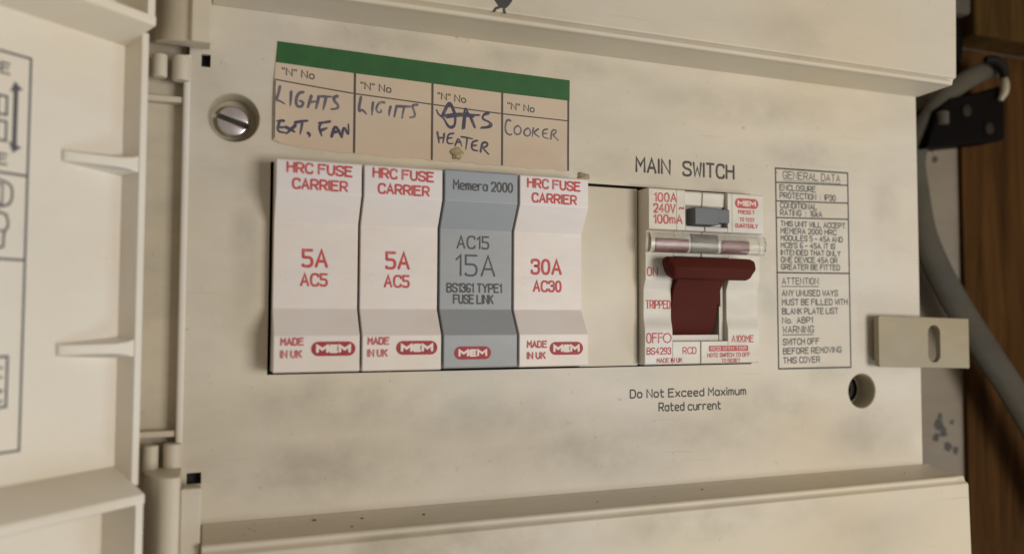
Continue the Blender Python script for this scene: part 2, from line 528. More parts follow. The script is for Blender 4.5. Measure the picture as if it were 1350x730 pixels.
def circle(cx, cz, r, n=48):
    return [(cx + r * math.cos(2 * math.pi * k / n), cz + r * math.sin(2 * math.pi * k / n)) for k in range(n)]
def rect(x0, x1, z0, z1):
    return [(x0, z0), (x1, z0), (x1, z1), (x0, z1)]

# ================================================================== the setting
wall = Mesh().box(-300, 900, 50, 60, -500, 500)
w_ = build('wall', wall, 'plaster'); w_['kind'] = 'structure'
mm = Mesh()
for cx_, cz_, rr in ((340, -54, 3.4), (343, -58, 2.6), (338, -60, 2.2), (346, -65, 2.4), (351, -67, 1.8), (341, -50, 1.5), (349, -53, 1.2), (335, 88, 4.2), (339, 84, 3.0), (341, 78, 2.2), (332, 83, 3)):
    pts = []
    for k in range(14):
        a = 2 * math.pi * k / 14
        r = rr * random.uniform(0.65, 1.25)
        pts.append((cx_ + r * math.cos(a), -(-50 + 0.25), cz_ + r * math.sin(a)))
    c0 = len(mm.v)
    mm.v += pts + [(cx_, 49.6, cz_)]
    mm.f += [(c0 + k, c0 + (k + 1) % 14, c0 + 14) for k in range(14)]
mo = build('mould_stain', mm, 'mould', w_); mo['kind'] = 'stuff'

tb = Mesh().box(356.5, 430, 47.2, 49.6, -400, 135.5)
tag(build('timber_board', tb, 'wood', bevel=0.6, base=(393, 48, -400)), 'dark brown upright timber board behind the grey cable', 'board')
tb = Mesh().box(432.0, 520, 46.8, 49.6, -400, 135.5)
tag(build('timber_board', tb, 'wood', bevel=0.6, base=(476, 48, -400)), 'dark timber board at the far right edge of the picture', 'board')
tb = Mesh().box(348, 640, 31, 49.5, 136.2, 260)
tag(build('timber_beam', tb, 'wood2', bevel=2.0, base=(500, 40, 136)), 'lighter brown timber beam across the top right corner', 'beam')

# ================================================================== consumer unit
unit = thing('consumer_unit', (130, 44, -140), 'large cream plastic consumer unit with its hinged door swung open', 'consumer unit')
box = Mesh()
box.box(-4, 268, 44, 48, -140, 170)          # back
box.box(264, 268, 1.5, 44, -140, 170)        # right side
box.box(-4, -1, 6, 44, -140, 170)
box.box(-1, 264, 1.5, 44, 166, 170)
box.box(-1, 264, 1.5, 44, -140, -136)
build('back_box', box, 'cream', unit, bevel=0.6)
ins = Mesh().box(14, 196, 7, 12, -24, 52)
build('inner_tray', ins, 'dark', unit)

outer = [(-5.2, -64), (274.2, -64), (274.2, 94), (-5.2, 94)]
opening = rect(17.9, 190.9, -18.4, 45.1)
panel = plate([outer, opening, circle(7.3, 57.4, 7.3), circle(243.3, -29.9, 6.9),
               rect(-2.0, 0.5, 71.6, 75.4), rect(-3.6, 0.3, -49.0, -45.7)], -1.5, 0.0)
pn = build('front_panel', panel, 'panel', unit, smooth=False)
# rounded left and right returns of the panel
rt = Mesh()
rt.extrude([(-4.9, 0.02), (-5.2, 0.45), (-5.9, 0.55), (-6.5, 0.35), (-6.8, -0.1), (-6.8, -9), (-4.9, -9)], -45.5, 74.5, lambda p, q, a: (p, -q, a))
build('panel_flange', rt, 'door', pn)
rs = Mesh().box(272.6, 274.1, 1.5, 12, -64, 94)
build('panel_return', rs, 'cream', pn)
# screw recesses
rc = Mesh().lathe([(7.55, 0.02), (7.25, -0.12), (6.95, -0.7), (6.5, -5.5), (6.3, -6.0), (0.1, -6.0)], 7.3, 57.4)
build('screw_recess', rc, 'recess_shade', pn, angle=60)
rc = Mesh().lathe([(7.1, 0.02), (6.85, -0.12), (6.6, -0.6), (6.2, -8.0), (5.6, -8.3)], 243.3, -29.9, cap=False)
build('screw_recess', rc, 'recess_shade', pn, angle=60)
# dark behind the slots
sl = Mesh().box(-2.4, 0.9, 3.0, 4.0, 71.0, 76.0)
build('latch_slot', sl, 'dark', pn)
sl = Mesh().box(-4.0, 0.7, 3.0, 4.0, -49.5, -45.2)
build('latch_slot', sl, 'dark', pn)

# ---- printing on the panel
P0 = on(0.0)
t = Mesh()
write(t, 'MAIN', 142.4, 156.1, 50.45, cap=4.9, w=0.92, put=P0)
write(t, 'SWITCH', 161.8, 183.6, 50.35, cap=4.9, w=0.92, put=P0)
build('main_switch_lettering', t, 'black_ink', pn, smooth=False)
t = Mesh()
write(t, 'Do Not Exceed Maximum', 139.7, 188.1, -29.2, -29.5, cap=2.7, w=0.56, put=P0)
write(t, 'Rated current', 151.2, 177.0, -34.2, -34.4, cap=2.8, w=0.56, put=P0)
build('rating_lettering', t, 'black_ink', pn, smooth=False)
t = Mesh()
def seg_(m_, x0, z0, x1, z1, w, put=P0, h=0.05):
    ribbon(m_, [(x0, z0), (x1, z1)], False, w, put, h)
xl, xr = 202.7, 237.7
ribbon(t, [(xl, 55.7), (xr, 56.1), (xr + .2, -20.5), (xl + .5, -20.4)], True, 0.65, P0)
for z in (50.3, 43.2, 36.8): seg_(t, xl, z, xr, z + 0.9, 0.55)
seg_(t, xl, 15.9, xr, 16.3, 0.6)
build('data_table_frame', t, 'black_ink', pn, smooth=False)
t = Mesh()
def dline(text, x0, x1, z, cap=2.1, w=0.46): write(t, text, x0, x1, z, z + (x1 - x0) * 0.012, cap=cap, w=w, put=P0)
dline('GENERAL DATA', 206.2, 233.8, 52.0, 2.7, 0.42); seg_(t, 206, 51.2, 234, 51.6, 0.25)
dline('ENCLOSURE', 204.6, 221.6, 47.4)
dline('PROTECTION  :  IP30', 204.7, 231.4, 44.4)
dline('CONDITIONAL', 204.8, 222.2, 40.6)
dline('RATING  :  16kA', 204.8, 224.6, 37.8)
for k, (s_, xe) in enumerate((('THIS UNIT WILL ACCEPT', 236.0), ('MEMERA 2000 HRC', 231.5), ('MODULES 5 - 45A AND', 234.6), ("MCB'S 6 - 45A. IT IS", 230.8),
                              ('INTENDED THAT ONLY', 233.4), ('ONE DEVICE 45A OR', 231.8), ('GREATER BE FITTED', 233.0))):
    dline(s_, 204.9, xe, 33.7 - k * 2.75, 1.9)
dline('ATTENTION', 205.3, 222.4, 11.6, 2.3, 0.42); seg_(t, 205, 10.7, 222.6, 10.9, 0.35)
for k, (s_, xe) in enumerate((('ANY UNUSED WAYS', 231.8), ('MUST BE FILLED WITH', 236.6), ('BLANK PLATE LIST', 231.8), ('No.  ABP1', 219.4))):
    dline(s_, 205.2, xe, 7.1 - k * 3.45, 2.1)
dline('WARNING', 205.4, 219.8, -6.9, 2.4, 0.46); seg_(t, 205.2, -7.7, 219.8, -7.6, 0.35)
for k, (s_, xe) in enumerate((('SWITCH OFF', 222.4), ('BEFORE REMOVING', 233.2), ('THIS COVER', 222.6))):
    dline(s_, 205.4, xe, -11.4 - k * 3.5, 2.1)
build('data_table_lettering', t, 'grey_ink', pn, smooth=False)

# ---- housings above and below
def housing(name, outline, x0, x1, mat='cream_clean', bevel=0.5):
    m_ = Mesh()
    m_.extrude(outline, x0, x1, lambda p, q, a: (a, -p, q))
    return build(name, m_, mat, unit, bevel=bevel, seg=3)
up = housing('upper_housing', [(0.05, 90.2), (16.9, 90.8), (17.3, 92.4), (17.6, 92.9), (18.8, 93.2), (20.5, 175), (0.05, 175)], 0.6, 275.2)
lipm = Mesh().extrude([(16.0, 90.45), (17.9, 90.4), (18.45, 91.0), (18.45, 91.8), (18.0, 92.3), (16.0, 92.3)], 0.65, 272.6, lambda p, q, a: (a, -p, q))
build('housing_lip', lipm, 'cream_clean', up, bevel=0.35, seg=3)
lo = housing('lower_housing', [(0.05, -60.2), (3.0, -61.3), (16.9, -62.0), (17.3, -63.5), (17.6, -64.0), (18.9, -64.6), (20.8, -140), (0.05, -140)], 0.6, 277.0)
lipm = Mesh().extrude([(16.0, -61.75), (17.7, -61.7), (18.3, -62.2), (18.3, -63.0), (17.9, -63.5), (16.0, -63.5)], 0.65, 272.4, lambda p, q, a: (a, -p, q))
build('housing_lip', lipm, 'cream_clean', lo, bevel=0.35, seg=3)
# dark printed emblem, only its foot is in the picture
em = Mesh()
P19 = on(19.05)
def poly(m_, pts, put, off=0.06):
    m_.add([put(a, b_, off) for a, b_ in pts], [tuple(range(len(pts)))])
tilt = lambda u, v, o=0.0: (u, -(18.8 + (v - 93.2) * 1.7 / 81.8 + 0.03 + o), v)
poly(em, [(80.9, 98.6), (82.0, 96.4), (83.2, 94.9), (83.4, 94.3), (85.6, 94.3), (86.6, 95.2), (87.6, 96.6), (88.2, 98.0), (88.6, 99.2), (87.6, 100.6), (86.3, 99.2), (85.6, 98.0), (84.6, 99.6), (84.2, 102.5), (82.8, 102.0), (82.6, 100.0)], tilt)
ribbon(em, [(83.7, 94.5), (82.4, 93.9), (81.9, 92.9)], False, 0.85, tilt, 0.07)
ribbon(em, [(85.1, 94.7), (85.2, 93.6), (85.5, 92.9)], False, 0.85, tilt, 0.08)
build('printed_emblem', em, 'black_ink', up, smooth=False)

# ---- hinge side
bu = [(-0.0, 0.4), (19.2, 0.4), (19.3, -4.5), (17.6, -4.9), (17.2, -6.6), (16.0, -9.2), (13.4, -11.6), (10.5, -13.2), (7.0, -14.2), (0.0, -14.4)]
hb = Mesh().extrude(bu, 72.9, 175, lambda p, q, a: (q, -p, a if a > 100 else 76.9 - 4.1 * p / 19.2))
build('hinge_block', hb, 'cream_clean', unit, bevel=0.35, seg=2)
bl1 = [(0.0, 0.35), (15.2, 0.35), (15.2, -4.75), (0.0, -4.75)]
hb = Mesh().extrude(bl1, -140, -46.3, lambda p, q, a: (q, -p, a if a < -100 else -49.3 + 2.2 * p / 15.2))
blk = build('hinge_block', hb, 'cream_clean', unit, bevel=0.35, seg=2)
bl2 = [(0.0, -4.85), (15.6, -4.85), (16.8, -5.2), (17.2, -6.3), (17.4, -7.5), (17.0, -9.0), (15.6, -10.3), (13.4, -11.6), (10.5, -13.2), (7.0, -14.2), (0.0, -14.4)]
hb = Mesh().extrude(bl2, -140, -43.6, lambda p, q, a: (q, -p, a))
build('hinge_barrel', hb, 'cream_clean', blk, bevel=0.35, seg=2)
ch = Mesh().box(-30, -6.25, 4.5, 6.5, -140, 175)
hc = build('hinge_channel', ch, 'cream', unit)
for z0, z1 in ((60.6, 62.4), (-35.4, -33.6)):
    wb = Mesh().box(-26, -6.3, 0.6, 4.6, z0, z1)
    build('channel_web', wb, 'cream_clean', hc, bevel=0.4)
for z0, z1 in ((66.4, 73.6), (-44.9, -36.9)):
    kn = Mesh().rod(-7.4, -1.2, z0, z1, 2.45, 28)
    kn.box(-9.0, -6.0, -0.5, 4.6, z0 + 1.2, z1 - 1.2)
    build('hinge_knuckle', kn, 'cream_clean', hc)
    kn = Mesh().rod(-13.0, -1.6, z0 + .4, z1 - .2, 2.0, 28)
    kn.box(-14.0, -12.2, -0.5, 4.6, z0 + 1.4, z1 - 1.4)
    build('hinge_knuckle', kn, 'cream_clean', hc)

# ---- the open door: s runs away from the hinge, n stands off its inner face
A41 = math.radians(41)
ca, sa = math.cos(A41), math.sin(A41)
def D(s, n, z): return (-14.0 - s * ca + n * sa, -3.0 - s * sa - n * ca, z)
dm = Mesh().extrude([(7.5, -2.5), (150, -2.5), (150, 0.0), (7.5, 0.0)], -42.5, 74, lambda p, q, a: D(p, q, a))
door = build('door', dm, 'door', unit)
sw = Mesh().extrude([(7.5, -2.5), (9.7, -2.5), (9.7, 6.9), (9.3, 7.1), (7.9, 7.1), (7.5, 6.8)], -45.6, 75.3, lambda p, q, a: D(p, q, a))
build('side_wall', sw, 'door', door, bevel=0.3)
for z0, z1 in ((37.9, 40.8), (-11.0, -8.0)):
    zc_ = (z0 + z1) / 2
    rb = Mesh().extrude([(9.65, -0.3), (27.0, -0.3), (26.8, 1.0), (26.0, 1.6), (20, 3.5), (14, 5.4), (11.5, 6.2), (9.65, 6.8)], z0, z1,
                        lambda p, q, a: D(p, q, zc_ + (a - zc_) * (0.82 + 0.75 * math.exp(-(p - 9.65) / 1.6) + 0.35 * math.exp(-max(q, 0) / 0.6))))
    build('rib', rb, 'door', door, bevel=0.35)
def door_tray(zin, zlip, zout, name):
    """deeper compartment at one end of the door: shelf, end wall, floor"""
    th = 2.6 if zin > 0 else -2.6
    m_ = Mesh().extrude([(-2.5, zin), (0.0, zin), (12.0, zlip), (12.2, zlip + th * .15), (12.2, zlip + th * .9), (12.0, zlip + th), (0.0, zin + th * 1.1), (-2.5, zin + th * 1.1)], 9.6, 150, lambda p, q, a: D(a, p, q))
    o = build(name, m_, 'door', door, bevel=0.3)
    a0, a1 = sorted((zlip + th * 0.3, zout))
    m_ = Mesh().extrude([(9.7, -2.5), (12.6, -2.5), (12.6, 11.9), (12.2, 12.25), (10.1, 12.25), (9.7, 11.9)], a0, a1, lambda p, q, a: D(p, q, a))
    build('tray_end_wall', m_, 'door', door, bevel=0.3)
    a0, a1 = sorted((zin + th, zout))
    m_ = Mesh().extrude([(12.5, -2.5), (150, -2.5), (150, -0.5), (12.5, -0.5)], a0, a1, lambda p, q, a: D(p, q, a))
    build('tray_floor', m_, 'door', door)
door_tray(72.3, 75.9, 112, 'tray_shelf')
door_tray(-40.9, -46.9, -100, 'tray_shelf')
# printed wiring diagram on the door
PD = lambda u, v, o=0.0: D(-u, o, v)
dg = Mesh()
ribbon(dg, [(-35.2, 61.6), (-35.2, -33.1), (-140, -33.1), (-140, 61.6)], True, 0.62, PD)
for z in (32.8, 12.4): seg_(dg, -35.2, z, -140, z, 0.62, PD)
build('diagram_frame', dg, 'door_ink', door, smooth=False)
dg = Mesh()
# top cell: terminal pair between two arrow heads
write(dg, 'HOUSE', -53, -40.2, 56.5, cap=2.4, w=0.5, put=PD)
write(dg, 'HOUSE', -53, -40.2, 34.8, cap=2.4, w=0.5, put=PD)
ribbon(dg, [(-38.6, 53.0), (-38.6, 40.0)], False, 1.2, PD)
for z, d_ in ((53.4, 1), (39.5, -1)):
    poly(dg, [(-40.0, z - d_ * 1.0), (-36.9, z), (-38.9, z + d_ * 1.7)], PD)
for z0, z1 in ((46.6, 51.0), (40.4, 45.0)):
    ribbon(dg, [(-50, z1), (-40.6, z1), (-40.6, z0), (-50, z0)], True, 0.6, PD)
    seg_(dg, -42.6, z0, -42.6, z1, 0.5, PD)
# second cell: plug outlines
ribbon(dg, chaikin([(-52, 31.2), (-39.4, 31.2), (-38.4, 27.6), (-39.8, 24.4), (-52, 24.4)], False), False, 0.6, PD)
ribbon(dg, [(-52, 30.0), (-41.0, 30.0), (-41.0, 25.4), (-52, 25.4)], False, 0.45, PD)
ribbon(dg, chaikin([(-52, 23.8), (-40.2, 23.8), (-39.2, 20.4), (-40.4, 18.8), (-40.4, 14.2), (-52, 14.2)], False, 1), False, 0.6, PD)
seg_(dg, -52, 19.0, -40.4, 19.0, 0.5, PD)
seg_(dg, -42.4, 18.8, -42.4, 23.6, 0.5, PD)
# lower cell
ribbon(dg, [(-52, 5.0), (-43.6, 5.0), (-43.6, -4.0)], False, 0.6, PD)
ribbon(dg, [(-46.5, -10.6), (-38.6, -10.6), (-38.6, -22.4), (-46.5, -22.4)], True, 0.62, PD)
for z in (-13.2, -15.4): seg_(dg, -46.5, z, -39.6, z, 0.45, PD)
ribbon(dg, [(-44.5, -16.9), (-39.6, -18.6), (-44.5, -21.2), (-39.6, -21.0)], False, 0.6, PD)
build('diagram_drawing', dg, 'door_ink', door, smooth=False)

# ---- locking tab at the right edge
def slot_plate(x0, x1, z0, z1, slx0, slx1, slz0, slz1, h0, h1):
    r = (slx1 - slx0) / 2
    cx_ = (slx0 + slx1) / 2
    pts = [(cx_ + r * math.cos(math.radians(a)), slz1 - r + r * math.sin(math.radians(a))) for a in range(0, 181, 15)]
    pts += [(cx_ + r * math.cos(math.radians(a)), slz0 + r + r * math.sin(math.radians(a))) for a in range(180, 361, 15)]
    return plate([[(x0 + .8, z0), (x1, z0 - 1.6), (x1, z1 - 1.6 + .4), (x0 + .8, z1), (x0, z1 - .8), (x0, z0 + .8)], pts], h0, h1)
tabm = slot_plate(247.2, 295.6, -20.2, -0.2, 273.2, 279.6, -19.0, -4.0, 2.6, 5.0)
tb_ = build('locking_tab', tabm, 'tab', unit, bevel=0.35, seg=2, angle=50)
tr = Mesh().box(249, 262, -2.55, -0.02, -18, -2)
build('tab_root', tr, 'tab', tb_)

# ================================================================== fuse carriers, blank plate, main switch
LOGO_LETTERS = [[(0, 0), (0, 1), (.5, .42), (1, 1), (1, 0)], [(1.28, 0), (1.28, 1)], [(1.28, 1), (1.98, 1)], [(1.28, .5), (1.9, .5)], [(1.28, 0), (1.98, 0)], [(2.26, 0), (2.26, 1), (2.76, .42), (3.26, 1), (3.26, 0)]]
def logo(parent, x0, x1, z0, z1, h, mat, white, w=0.85):
    m_ = Mesh(); put = on(h)
    stadium(m_, x0, x1, z0, z1, put, 0.03)
    lg = build('logo_badge', m_, mat, parent, smooth=False)
    m_ = Mesh()
    lx0, lx1 = x0 + (x1 - x0) * 0.135, x1 - (x1 - x0) * 0.135
    lz0, lz1 = z0 + (z1 - z0) * 0.30, z1 - (z1 - z0) * 0.30
    for pl_ in LOGO_LETTERS:
        ribbon(m_, [(lx0 + a / 3.26 * (lx1 - lx0), lz0 + b_ * (lz1 - lz0)) for a, b_ in pl_], False, w, on(h + 0.03), 0.06)
    build('logo_letters', m_, white, lg, smooth=False)

CZ = (44.9, 35.1, 26.7, 1.2, -6.7, -17.2)
def carrier(i, mat, label):
    x0 = 19.25 + 25.1 * i
    x1 = x0 + 24.35
    if i == 3: x1 = 119.0
    if i == 0: x0 = 18.85
    x1 += random.uniform(-0.12, 0.05)
    zj = random.uniform(-0.15, 0.15)
    t_ = thing('fuse_carrier', ((x0 + x1) / 2, 0, CZ[5]), label, 'fuse carrier', 'fuse carriers in the row')
    prof = [(-6, CZ[0] + zj), (8.4, CZ[0] + zj), (9.0, CZ[0] - .5 + zj), (9.05, CZ[1]), (3.85, CZ[2]), (3.8, CZ[3]), (9.0, CZ[4]), (8.95, CZ[5] + .4 + zj), (8.6, CZ[5] + zj), (-6, CZ[5] + zj)]
    m_ = Mesh().extrude(prof, x0, x1, lambda p, q, a: (a, -p, q))
    build('body', m_, mat, t_, bevel=0.45, seg=3, angle=12)
    return t_, 25.1 * i
HT, HM = on(9.1), on(3.9)
def white_carrier(i, amps, label, rating):
    t_, d = carrier(i, 'white', label)
    m_ = Mesh()
    write(m_, 'HRC FUSE', 22.0 + d, 40.6 + d, 40.9, 40.6, cap=2.75, w=0.64, put=HT)
    write(m_, 'CARRIER', 23.6 + d, 39.2 + d, 36.2, 36.1, cap=2.75, w=0.64, put=HT)
    build('top_lettering', m_, 'red_ink', t_, smooth=False)
    m_ = Mesh()
    if len(amps) == 2:
        write(m_, amps, 27.4 + d, 34.3 + d, 13.8, cap=4.8, w=0.88, put=HM)
        write(m_, rating, 26.9 + d, 34.4 + d, 8.1, cap=3.4, w=0.68, put=HM)
    else:
        write(m_, amps, 25.6 + d, 36.0 + d, 13.2, cap=4.5, w=0.88, put=HM)
        write(m_, rating, 26.3 + d, 36.0 + d, 7.4, cap=3.3, w=0.68, put=HM)
    build('rating_lettering', m_, 'red_ink', t_, smooth=False)
    m_ = Mesh()
    k = 0.0 if i < 3 else 1.5
    write(m_, 'MADE', 21.0 + d + k * .7, 27.2 + d + k, -9.3 - k, cap=1.9, w=0.5, put=HT)
    write(m_, 'IN UK', 21.0 + d + k * .7, 26.7 + d + k, -12.9 - k, cap=1.9, w=0.5, put=HT)
    build('origin_lettering', m_, 'red_faint', t_, smooth=False)
    logo(t_, 29.5 + d + k * .2, 42.3 + d - k * .4, -12.6 - k * .5, -8.4 - k * .5, 9.08, 'logo_red', 'white')
    return t_
white_carrier(0, '5A', 'white fuse carrier marked 5A at the left end of the row', 'AC5')
white_carrier(1, '5A', 'white fuse carrier marked 5A just left of the grey one', 'AC5')
t_, d = carrier(2, 'grey', 'grey fuse carrier marked 15A between two white carriers')
m_ = Mesh()
write(m_, 'Memera 2000', 72.3, 91.9, 38.8, cap=2.8, w=0.52, put=HT)
build('top_lettering', m_, 'grey_ink', t_, smooth=False)
m_ = Mesh()
write(m_, 'AC15', 75.2, 85.7, 20.8, cap=3.8, w=0.58, put=HM)
write(m_, '15A', 74.9, 87.8, 12.1, cap=6.4, w=0.66, put=HM)
write(m_, 'BS1361 TYPE1', 71.9, 90.2, 6.8, cap=2.6, w=0.52, put=HM)
write(m_, 'FUSE LINK', 74.1, 87.3, 3.2, cap=2.6, w=0.52, put=HM)
build('rating_lettering', m_, 'grey_ink', t_, smooth=False)
logo(t_, 72.9, 84.9, -14.3, -10.3, 9.08, 'logo_red', 'white', 0.7)
white_carrier(3, '30A', 'white fuse carrier marked 30A beside the plain blank plate', 'AC30')

bp_ = Mesh().extrude([(-3, 44.0), (0.9, 44.0), (1.1, 43.6), (1.1, -17.6), (0.9, -17.95), (-3, -17.95)], 119.6, 142.2, lambda p, q, a: (a, -p, q))
tag(build('blanking_plate', bp_, 'blank', bevel=0.35, base=(131, 0, -18)), 'plain cream blanking plate between the 30A carrier and main switch', 'blanking plate')

# ---- main switch
sw_t = thing('main_switch', (166, 0, -17.8), 'white main switch with maroon lever and grey test button', 'main switch')
XL, XM0, XM1, XR = 142.65, 165.2, 165.55, 190.6
def wave(z):                               # front of the guards beside the lever
    if z > 13: return 5.6
    if z > 8: return 4.1 + 1.5 * (0.5 + 0.5 * math.cos(math.pi * (13 - z) / 5))
    if z > -1: return 4.1
    if z > -6: return 4.1 + 0.9 * (0.5 - 0.5 * math.cos(math.pi * (-1 - z) / 5))
    return 5.0
zs = [20.6, 17, 13] + [12, 11, 10, 9, 8] + [4, 0, -1] + [-2, -3, -4, -5, -6] + [-9.4]
def side_prof():
    top = [(-5, 43.6), (7.6, 43.6), (8.0, 43.2), (8.0, 29.4), (5.8, 28.9), (5.6, 21.3)]
    bot = [(4.9, -17.2), (4.6, -17.6), (-5, -17.6)]
    return top + [(wave(z), z) for z in zs] + bot
yz = lambda p, q, a: (a, -p, q)
lb = Mesh()
lb.extrude(side_prof(), XL, 153.8, yz)
lb.extrude([(-5, -9.55), (5.0, -9.55), (4.9, -17.2), (4.6, -17.6), (-5, -17.6)], 153.8, XM0, yz)
lb.extrude([(-5, 43.6), (7.6, 43.6), (8.0, 43.2), (8.0, 29.4), (5.8, 28.9), (5.6, 21.3), (5.6, 20.3), (-5, 20.3)], 153.8, 157.4, yz)
lb.extrude([(-5, 43.6), (6.0, 43.6), (6.6, 43.0), (6.2, 38.6), (5.2, 37.9), (5.2, 31.2), (7.9, 30.9), (8.0, 29.4), (5.8, 28.9), (5.6, 21.3), (5.6, 20.3), (-5, 20.3)], 157.4, XM0, yz)
build('body_half', lb, 'switch', sw_t, bevel=0.25, seg=2, angle=30)
rb = Mesh()
rb.extrude(side_prof(), 176.9, XR, yz)
rb.extrude([(-5, -9.55), (5.0, -9.55), (4.9, -17.2), (4.6, -17.6), (-5, -17.6)], XM1, 176.9, yz)
rb.extrude([(-5, 43.6), (7.6, 43.6), (8.0, 43.2), (8.0, 29.4), (5.8, 28.9), (5.6, 21.3), (5.6, 20.3), (-5, 20.3)], 175.0, 176.9, yz)
rb.extrude([(-5, 43.6), (6.0, 43.6), (6.6, 43.0), (6.2, 38.6), (5.2, 37.9), (5.2, 31.2), (7.9, 30.9), (8.0, 29.4), (5.8, 28.9), (5.6, 21.3), (5.6, 20.3), (-5, 20.3)], XM1, 175.0, yz)
build('body_half', rb, 'switch', sw_t, bevel=0.25, seg=2, angle=30)
fl = Mesh().box(153.85, 176.85, 4.2, 4.9, -9.5, 20.2)
fl.box(174.9, 176.85, -2.6, 4.2, -9.5, 20.2)
fl.box(153.85, 174.9, -2.2, 4.2, -9.5, -7.4)
build('slot_floor', fl, 'switch', sw_t)
# lever: maroon drum and T bar
hd = Mesh()
arc = [(-0.5, -9.3), (1.2, -7.6), (2.6, -5.0), (3.6, -1.5), (4.2, 2.5), (4.9, 6.5), (6.2, 9.6), (8.4, 12.2), (9.4, 14.5), (9.4, 19.6), (-4.2, 19.6), (-4.2, -9.3)]
hd.extrude(arc, 153.95, 173.6, lambda p, q, a: (a if a < 160 else a - max(0.0, 11 - q) * 0.07, -p, q))
lv = build('lever', hd, 'maroon', sw_t, bevel=0.3, seg=2, angle=40)
br = Mesh()
barp = [(8.0, 13.2), (10.6, 12.0), (12.6, 11.9), (13.6, 12.3), (15.0, 15.6), (14.8, 16.4), (12.2, 19.5), (9.0, 19.9), (7.4, 19.4), (7.2, 14.5)]
n_ = len(barp)
# bar with chamfered ends: five rings
rings = [(148.0, 0.55), (148.7, 0.85), (149.8, 1.0), (180.2, 1.0), (181.8, 0.85), (182.6, 0.6)]
cy_ = sum(p for p, q in barp) / n_; cz_ = sum(q for p, q in barp) / n_
vv = []
for x, k in rings:
    sh = -0.22 if x < 160 else 0.34
    vv += [(x + sh * (q - cz_), -(cy_ + (p - cy_) * k), cz_ + (q - cz_) * k) for p, q in barp]
ff = [tuple(range(n_)), tuple(range((len(rings) - 1) * n_, len(rings) * n_))]
for r_ in range(len(rings) - 1):
    ff += [(r_ * n_ + k, r_ * n_ + (k + 1) % n_, (r_ + 1) * n_ + (k + 1) % n_, (r_ + 1) * n_ + k) for k in range(n_)]
br.add(vv, ff)
build('lever_bar', br, 'maroon', lv, bevel=0.3, seg=2, angle=30)
sd = Mesh().box(173.65, 174.8, -3.6, 4.0, 2.8, 8.2)
build('lever_stop', sd, 'maroon', lv)
# test button
bt = Mesh()
bt.box(159.6, 169.6, -10.6, -3.5, 31.4, 37.4)
bt.box(169.6, 174.9, -9.4, -3.5, 32.4, 37.3)
build('test_button', bt, 'button', sw_t, bevel=0.35, seg=2)
# indicator window with two red flags under clear cover
for x0, x1 in ((146.0, 159.6), (173.4, 185.2)):
    f_ = Mesh().box(x0, x1, -6.4, -5.0, 23.0, 26.0)
    build('indicator_flag', f_, 'flag', sw_t, bevel=0.4)
cb = Mesh().box(160.6, 172.0, -6.2, -5.0, 21.6, 27.4)
build('window_pillar', cb, 'pillar', sw_t, bevel=0.3)
wn = Mesh().extrude([(6.75, 21.4), (7.5, 21.4), (8.2, 21.75), (8.8, 22.5), (9.15, 23.5), (9.3, 24.6), (9.2, 25.8), (8.9, 26.8), (8.4, 27.7), (7.9, 28.25), (7.5, 28.3)], 142.9, 190.9, yz)
build('clear_window', wn, 'clear', sw_t)
# switch print
H8, H5, HW = on(8.05), on(5.0), on(4.15)
m_ = Mesh()
write(m_, '100A', 144.9, 153.6, 39.0, 39.2, cap=2.8, w=0.6, put=H8)
write(m_, '240V ~', 144.7, 156.6, 35.2, 35.5, cap=2.8, w=0.6, put=H8)
write(m_, '100mA', 144.7, 155.9, 31.4, 31.7, cap=2.8, w=0.6, put=H8)
build('rating_lettering', m_, 'red_faint', sw_t, smooth=False)
m_ = Mesh()
write(m_, 'PRESS T', 179.6, 186.6, 36.3, cap=1.2, w=0.3, put=H8)
write(m_, 'TO TEST', 180.2, 186.6, 33.6, cap=1.2, w=0.3, put=H8)
write(m_, 'QUARTERLY', 178.3, 187.9, 31.3, cap=1.3, w=0.36, put=H8)
build('test_lettering', m_, 'red_faint', sw_t, smooth=False)
logo(sw_t, 178.2, 188.4, 38.3, 41.9, 8.03, 'logo_pink', 'switch', 0.62)
m_ = Mesh()
write(m_, 'ON', 143.4, 147.4, 13.3, cap=2.9, w=0.48, put=on(5.65))
write(m_, 'TRIPPED', 143.7, 153.4, 2.0, cap=2.7, w=0.45, put=HW)
write(m_, 'OFF', 143.4, 149.8, -9.9, cap=3.2, w=0.48, put=on(5.05))
ribbon(m_, [(151.6 + 1.6 * math.cos(k * .5236), -8.3 + 1.6 * math.sin(k * .5236)) for k in range(12)], True, 0.45, on(5.05))
build('position_lettering', m_, 'red_faint', sw_t, smooth=False)
m_ = Mesh()
write(m_, 'BS4293', 143.5, 153.0, -13.9, cap=2.2, w=0.42, put=H5)
write(m_, 'RCD', 158.0, 163.4, -13.9, cap=2.2, w=0.42, put=H5)
write(m_, 'MADE IN UK', 147.5, 157.6, -16.8, cap=1.4, w=0.32, put=H5)
write(m_, 'A100ME', 178.6, 187.9, -9.9, cap=2.2, w=0.42, put=on(5.05))
write(m_, 'NOTE SWITCH TO OFF', 168.2, 186.4, -15.2, cap=1.3, w=0.32, put=H5)
write(m_, 'TO RESET', 174.2, 182.0, -17.1, cap=1.1, w=0.3, put=on(4.95))
build('standard_lettering', m_, 'red_faint', sw_t, smooth=False)
m_ = Mesh()
poly(m_, [(168.8, -13.2), (185.6, -13.2), (185.6, -11.2), (168.8, -11.2)], on(5.02), 0.02)
rbk = build('red_print_block', m_, 'logo_pink', sw_t, smooth=False)
m_ = Mesh()
write(m_, 'RCD WITH TRIP', 169.6, 184.8, -12.75, cap=1.1, w=0.22, put=on(5.05), h=0.04)
build('block_lettering', m_, 'switch', rbk, smooth=False)

